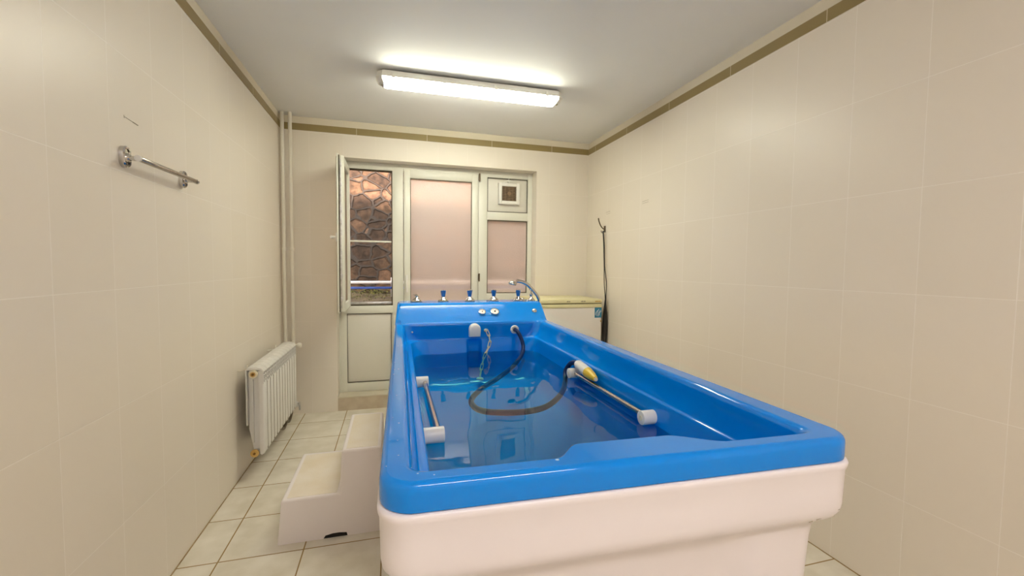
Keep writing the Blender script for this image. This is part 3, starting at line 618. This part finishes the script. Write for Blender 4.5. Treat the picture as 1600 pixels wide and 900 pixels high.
M['drop'] = new_mat('water_drop', (.25, .55, .85), .03, 0, .8); noisy(M['drop'], (.22, .52, .82), (.28, .58, .88), 50)
random.seed(11)
for x, y, r in [(1.192, .748, .0045), (.958, .748, .002), (.93, .76, .0025)] + [(random.uniform(.872, .900)+.018*(y-.8)/2, y, random.uniform(.0012, .0028)) for y in [random.uniform(.78, 2.3) for i in range(22)]]:
    MB().lathe([(r, 0), (r*.8, r*.22), (r*.4, r*.36)], (x, y, .9196), n=10).build('water_drop', M['drop'], tub)
DZ = 1.036
def knob(x, y, blue=True):
    b = MB().lathe([(.036, 0), (.038, .004), (.036, .011), (.027, .019), (.017, .028), (.011, .036)], (x, y, DZ-.001), n=28)
    k = b.build('control_knob', M['chrome'], tub)
    if blue:
        b = MB().lathe([(.011, 0), (.013, .006), (.0195, .040), (.0195, .045)], (x, y, DZ+.032), n=8); b.build('knob_grip', M['handle_blue'], k, angle=20)
        MB().lathe([(.0195, 0), (.0205, .002), (.0205, .006), (.014, .008)], (x, y, DZ+.076), n=20).build('knob_cap', M['chrome'], k)
    else:
        b = MB().lathe([(.008, 0), (.011, .008), (.008, .016), (.006, .022)], (x, y, DZ+.032), n=16)
        b.tube([(x, y, DZ+.046), (x-.012, y-.012, DZ+.052), (x-.02, y-.02, DZ+.050)], .004, 10); b.build('lever', M['chrome'], k)
    return k
KY = 3.02
tag(knob(1.048, KY, False), 'plain chrome diverter knob with short lever')
for x in (1.232, 1.420, 1.597, 1.783): knob(x, KY)
b = MB().lathe([(.018, 0), (.018, .006), (.012, .016), (.006, .020)], (1.826, KY+.03, DZ-.001), n=20); b.build('chrome_cap', M['chrome'], tub)
b = MB().lathe([(.005, 0), (.005, .004), (.003, .005)], (1.445, KY-.01, DZ-.001), n=12); b.build('deck_screw', M['steel'], tub)
b = MB().lathe([(.028, 0), (.030, .003), (.026, .012), (.016, .022), (.010, .028), (.009, .034), (.0125, .040), (.0125, .050), (.008, .056), (.0045, .060), (.0045, .085)], (1.880, KY-.01, DZ-.001), n=24)
b.box(1.866, 1.894, KY-.020, KY, DZ+.078, DZ+.087, .003); b.build('shower_holder', M['chrome'], tub)
# gauges on the sloped panel
sd = Vector((0, .144, .113)).normalized(); sn = Vector((0, -sd.z, sd.y))
def on_slope(x, d): return Vector((x, 2.775, .920)) + sd*d + sn*.001
for x, r, c in ((1.474, .0255, 'ivory'), (1.563, .031, 'grey')):
    p = on_slope(x, .086)
    g = MB().lathe([(r, -.002), (r, .006), (r*.95, .010), (r*.84, .0105), (r*.82, .007)], p, sn, 32).build('pressure_gauge', M['chrome'], tub)
    MB().lathe([(r*.83, .0068), (r*.83, .0078)], p, sn, 32).build('dial', M['dial'], g)
    nd = MB(); q = p + sn*.0088; nd.cyl(q-sd*r*.25, q+(sd*.7+Vector((.5, 0, 0))).normalized()*r*.6, .0012, n=6); nd.cyl(q, q+sn*.002, r*(.14 if c == 'ivory' else .22), n=14)
    for i in range(11):
        a = math.radians(-225+27*i); dd = Vector((math.cos(a), 0, 0))+sd*math.sin(a)*-1
        nd.cyl(p+sn*.0080+dd*r*.62, p+sn*.0080+dd*r*.76, .0008, n=5)
    nd.build('needle', M['brass_dark' if c == 'ivory' else 'black'], g)
p = on_slope(1.851, .092)
g = MB().lathe([(.018, -.002), (.018, .004), (.014, .008), (.012, .008)], p, sn, 24).build('air_button', M['chrome'], tub)
MB().lathe([(.0115, .006), (.0115, .011), (.008, .013)], p, sn, 20).build('button_cap', M['steel'], g)
# overflow cap: flat-bottomed white dome on the back wall of the basin
BWY = 2.764
pts = [(1.369, .826), (1.443, .826), (1.445, .87)] + [(1.407+.038*math.cos(a), .872+.040*math.sin(a)) for a in [PI*i/14 for i in range(15)]] + [(1.369, .87)]
b = MB(); b.loft([[(x, BWY+.004, z) for x, z in pts], [(x, BWY-.028, z) for x, z in pts], [(1.407+(x-1.407)*.93, BWY-.036, .86+(z-.86)*.94) for x, z in pts], [(1.407+(x-1.407)*.75, BWY-.040, .86+(z-.86)*.78) for x, z in pts]], True, True)
b.build('overflow_cap', M['white_plastic'], tub, angle=50)
b = MB().lathe([(.029, 0), (.029, .008), (.024, .013), (.0155, .013), (.0145, .004)], (1.684, BWY+.003, .862), (0, -1, 0), 28); b.build('hose_socket', M['white_plastic'], tub)
b = MB().lathe([(.011, 0), (.011, .012), (.007, .016)], (1.483, BWY+.003, .862), (0, -1, 0), 16); b.build('chain_anchor', M['ivory_plastic'], tub)
b = MB().lathe([(.006, 0), (.006, .003), (.003, .005)], (1.005, 2.742, .868), (.5, -1, 0), 12); b.build('wall_screw', M['steel'], tub)
# plug chain of long ivory links
chain = thing('plug_chain', (1.483, BWY, .862), 'ivory plastic plug chain hanging into the water from the basin end', 'chain')
def link(m, c, ax, side, ln=.034, wd=.014, r=.0024):
    ax = Vector(ax).normalized(); side = Vector(side).normalized(); c = Vector(c)
    pts = []
    for k in range(16):
        a = 2*PI*k/16; pts.append(c + ax*(math.sin(a)*(wd/2) + (ln/2-wd/2)*(1 if math.sin(a) > 0 else -1 if math.sin(a) < 0 else 0)) + side*math.cos(a)*wd/2)
    m.tube(pts, r, 8, 1, True, False)
cp = [Vector(q) for q in ((1.485, 2.742, .868), (1.500, 2.739, .830), (1.507, 2.735, .792), (1.498, 2.730, .755), (1.478, 2.722, .722), (1.460, 2.710, .688), (1.448, 2.695, .654), (1.437, 2.678, .620), (1.428, 2.660, .588))]
for i, (a, c) in enumerate(zip(cp, cp[1:])):
    m = MB(); link(m, (a+c)/2, c-a, (0, 1, .1) if i % 2 else (1, .35, 0), ln=(c-a).length+.011, wd=.019, r=.0031); m.build('chain_link', M['ivory_plastic'], chain)
b = MB().lathe([(.022, 0), (.024, .004), (.020, .012), (.008, .014), (.006, .022)], (1.425, 2.655, .562), (.1, .1, 1), 20); b.build('plug', M['ivory_plastic'], chain)
# grab rails
def grab_rail(side, mounts, xb, zb, xw):
    t = MB().cyl((xb, mounts[0]-.004, zb), (xb, mounts[1]+.004, zb), .011, n=18).build('grab_rail', M['brushed'], tub)
    for y in mounts:
        a = Vector((xw, y, zb)); c = Vector((xw+side*.072, y, zb))
        MB().cyl(a, c, .0255, n=32, bev=.003).build('rail_mount', M['white_plastic'], t)
        MB().lathe([(.010, 0), (.010, .0018), (.006, .0022), (.005, .001)], c-Vector((side*.0005, 0, 0)), (side, 0, 0), 18).build('mount_screw', M['ivory_plastic'], t)
grab_rail(1, (1.361, 2.007), 1.030, .746, .975)
grab_rail(-1, (1.337, 1.998), 1.784, .746, 1.825)
# water
wp = c_loop(.0558, (.0142, .0530), .10, .0240, .722, .078, .113, 0, .038)
b = MB(); bb = bmesh.new(); bb.faces.new([bb.verts.new(p) for p in wp]); b._merge(bb)
wt = b.build('bath_water', M['water'], smooth=False); tag(wt, 'clear still water filling the blue bath', 'water', None, 'stuff')
# massage hose
hose = thing('massage_hose', (1.684, 2.76, .862), 'dark blue rubber hose looping through the bath water to a white and yellow nozzle', 'hose')
hp = [(1.684, 2.756, .862), (1.688, 2.70, .855), (1.702, 2.665, .815), (1.706, 2.63, .765), (1.672, 2.56, .726), (1.56, 2.37, .704), (1.425, 2.17, .697), (1.320, 2.04, .692), (1.232, 1.88, .690), (1.220, 1.77, .69), (1.252, 1.70, .69),
      (1.327, 1.665, .69), (1.407, 1.655, .69), (1.498, 1.68, .69), (1.582, 1.755, .69), (1.675, 1.885, .69), (1.745, 2.02, .700), (1.772, 2.08, .735), (1.788, 2.06, .778), (1.786, 2.00, .800), (1.786, 1.955, .805)]
MB().tube(hp, .0125, 14, 8).build('hose_pipe', M['hose'], hose)
na = Vector((1.786, 1.965, .803)); nd_ = Vector((1.775, 1.74, .782)) - na; nl = nd_.length
MB().lathe([(.010, 0), (.019, .006), (.023, .02), (.025, nl*.35), (.0255, nl*.55), (.0245, nl*.60)], na, nd_, 28).build('nozzle_body', M['white_plastic'], hose)
nz_ = MB().lathe([(.0255, nl*.60), (.0245, nl*.63), (.021, nl*.80), (.014, nl*.95), (.011, nl)], na, nd_, 28).build('nozzle_tip', M['yellow'], hose)
MB().lathe([(.0085, nl-.002), (.0085, nl+.006), (.005, nl+.006)], na, nd_, 16).build('nozzle_outlet', M['ivory_plastic'], hose)
# hand shower resting in its holder
hs = thing('hand_shower', (1.90, KY-.01, DZ), 'chrome hand shower on a curved arm at the right of the knobs', 'shower head')
yb = KY-.012
b = MB().tube([(1.765, yb, 1.182), (1.80, yb, 1.178), (1.845, yb, 1.158), (1.885, yb, 1.122), (1.915, yb, 1.090), (1.938, yb+.004, 1.055), (1.945, yb+.006, 1.031)], lambda t: .0155-.005*t, 14)
b.build('shower_handle', M['chrome'], hs)
b = MB().lathe([(.030, 0), (.034, .004), (.034, .010), (.028, .020), (.014, .028), (.006, .030)], (1.732, yb, 1.157), (.22, 0, 1), 28); hd_ = b.build('spray_head', M['chrome'], hs)
MB().lathe([(.026, 0), (.029, .002)], (1.7315, yb, 1.155), (.22, 0, 1), 24).build('spray_plate', M['black'], hd_)

# ------------------------------------------------------------------ step stool
st = thing('bath_steps', (.62, 2.37, 0), 'white moulded two-step stool standing left of the blue bath', 'steps')
prof = [(.372, 0), (.842, 0), (.832, .413), (.652, .413), (.642, .205), (.390, .205)]
b = MB(); bb = bmesh.new(); y0, y1 = 2.107, 2.625
va = [bb.verts.new((x, y0+(.004 if z > .1 else 0), z)) for x, z in prof]; vb = [bb.verts.new((x, y1, z)) for x, z in prof]
bb.faces.new(va); bb.faces.new(vb[::-1])
for i in range(6): bb.faces.new((va[i], va[(i+1) % 6], vb[(i+1) % 6], vb[i]))
bmesh.ops.recalc_face_normals(bb, faces=bb.faces)
bmesh.ops.bevel(bb, geom=[e for e in bb.edges if max(v.co.z for v in e.verts) > .02], offset=.012, segments=4, affect='EDGES', profile=.5)
b._merge(bb); b.build('step_body', M['step_white'], st, angle=40)
MB().box(.412, .628, y0+.022, y1-.03, .203, .2065, .001).build('tread', M['step_top'], st)
MB().box(.672, .815, y0+.022, y1-.03, .411, .4145, .001).build('tread', M['step_top'], st)
MB().prism([(.570, .001), (.676, .001), (.672, .016), (.640, .020), (.612, .020), (.578, .014)], y0-.0008, y0+.01, 'Y').build('slot', M['dark_hole'], st)

# ------------------------------------------------------------------ chest freezer
fz = thing('chest_freezer', (2.38, 3.70, 0), 'white chest freezer with yellowed lid in the far right corner', 'freezer')
fx0, fx1, fy0, fy1 = 2.075, 2.693, 3.45, 3.955
MB().box(fx0, fx1, fy0, fy1, .02, .932, .008, 3).build('cabinet', M['body_white'], fz)
b = MB(); rect_frame(b, fx0-.002, fx1+.002, 0, 1, .02, 0, 1, 0); b.bm.clear(); b.box(fx0-.002, fx1+.002, fy0-.003, fy1+.001, .930, .962, .003); b.build('top_band', M['lid_yellow'], fz)
MB().box(fx0+.004, fx1-.004, fy0+.004, fy1-.004, .962, .969).build('lid_seal', M['seam'], fz)
lid = MB().box(fx0-.004, fx1+.004, fy0-.006, fy1, .969, 1.005, .008, 3).build('lid', M['lid_yellow'], fz)
for grp in (((2.352, .006), (2.360, .008), (2.371, .006), (2.379, .005)), ((2.487, .006), (2.497, .010), (2.512, .005), (2.520, .008))):
    b = MB()
    for x0, wd in grp: b.box(x0, x0+wd, fy0-.0068, fy0-.004, .982, .990 if wd < .008 else .992)
    b.build('lid_print', M['print'], lid)
MB().box(2.625, 2.678, fy0-.0065, fy0-.004, .980, .990).build('lid_badge', M['brass'], lid)
stk = MB().box(2.624, 2.692, fy0-.0012, fy0+.001, .838, .932, .0005).build('sticker', M['sticker'], fz)
b = MB()
for dx, c0, c1 in ((0, .86, .905), (.013, .852, .915), (.026, .850, .905), (.036, .858, .900)): b.tube([(2.632+dx, fy0-.0016, c0), (2.636+dx, fy0-.0016, (c0+c1)/2), (2.652+dx, fy0-.0016, c1)], .0022, 6)
b.build('sticker_emblem', M['sticker_white'], stk)
for x in (fx0+.06, fx1-.06):
    for y in (fy0+.06, fy1-.06): MB().cyl((x, y, 0), (x, y, .022), .02, n=14).build('foot', M['black'], fz)
MB().box(fx1-.014, fx1-.004, fy0-.003, fy0+.001, .800, .815, .001).build('lock', M['brass'], fz)

# ------------------------------------------------------------------ hook and hanging cord on the right wall
hk = thing('wall_hook', (ROOM_W, 3.59, 1.66), 'dark bronze curved wall hook on the right wall above the freezer', 'hook')
MB().box(ROOM_W-.010, ROOM_W, 3.578, 3.602, 1.612, 1.672, .003).build('hook_plate', M['bronze'], hk)
b = MB().tube([(ROOM_W-.008, 3.59, 1.640), (ROOM_W-.028, 3.588, 1.650), (ROOM_W-.050, 3.586, 1.675), (ROOM_W-.068, 3.584, 1.715), (ROOM_W-.073, 3.584, 1.740)], lambda t: .0045+.0015*t, 10)
b.build('upper_arm', M['bronze'], hk)
MB().tube([(ROOM_W-.008, 3.59, 1.622), (ROOM_W-.022, 3.59, 1.608), (ROOM_W-.036, 3.59, 1.612), (ROOM_W-.040, 3.59, 1.628)], .004, 10).build('lower_arm', M['brushed'], hk)
cd = thing('power_cord', (ROOM_W-.03, 3.59, .56), 'black looped cord hanging from the wall hook down beside the freezer', 'cord')
MB().tube([(ROOM_W-.022, 3.584, 1.625), (ROOM_W-.018, 3.565, 1.5), (ROOM_W-.022, 3.54, 1.3), (ROOM_W-.015, 3.525, 1.18), (ROOM_W-.014, 3.52, 1.12), (ROOM_W-.022, 3.505, 1.0), (ROOM_W-.024, 3.50, .86)], .004, 8).build('cord', M['black'], cd)
MB().tube([(ROOM_W-.022, 3.592, 1.625), (ROOM_W-.020, 3.575, 1.5), (ROOM_W-.026, 3.545, 1.3), (ROOM_W-.032, 3.527, 1.18), (ROOM_W-.032, 3.522, 1.12), (ROOM_W-.026, 3.510, 1.0), (ROOM_W-.026, 3.505, .86)], .004, 8).build('cord', M['black'], cd)
b = MB(); b.loft([[(ROOM_W-.030+r*math.cos(a), 3.50+.8*r*math.sin(a), z) for a in [2*PI*i/16 for i in range(16)]] for z, r in ((.555, .004), (.565, .016), (.62, .021), (.72, .024), (.80, .022), (.88, .017), (.96, .010), (1.0, .005))], True, True)
b.build('coiled_bundle', M['black'], cd)
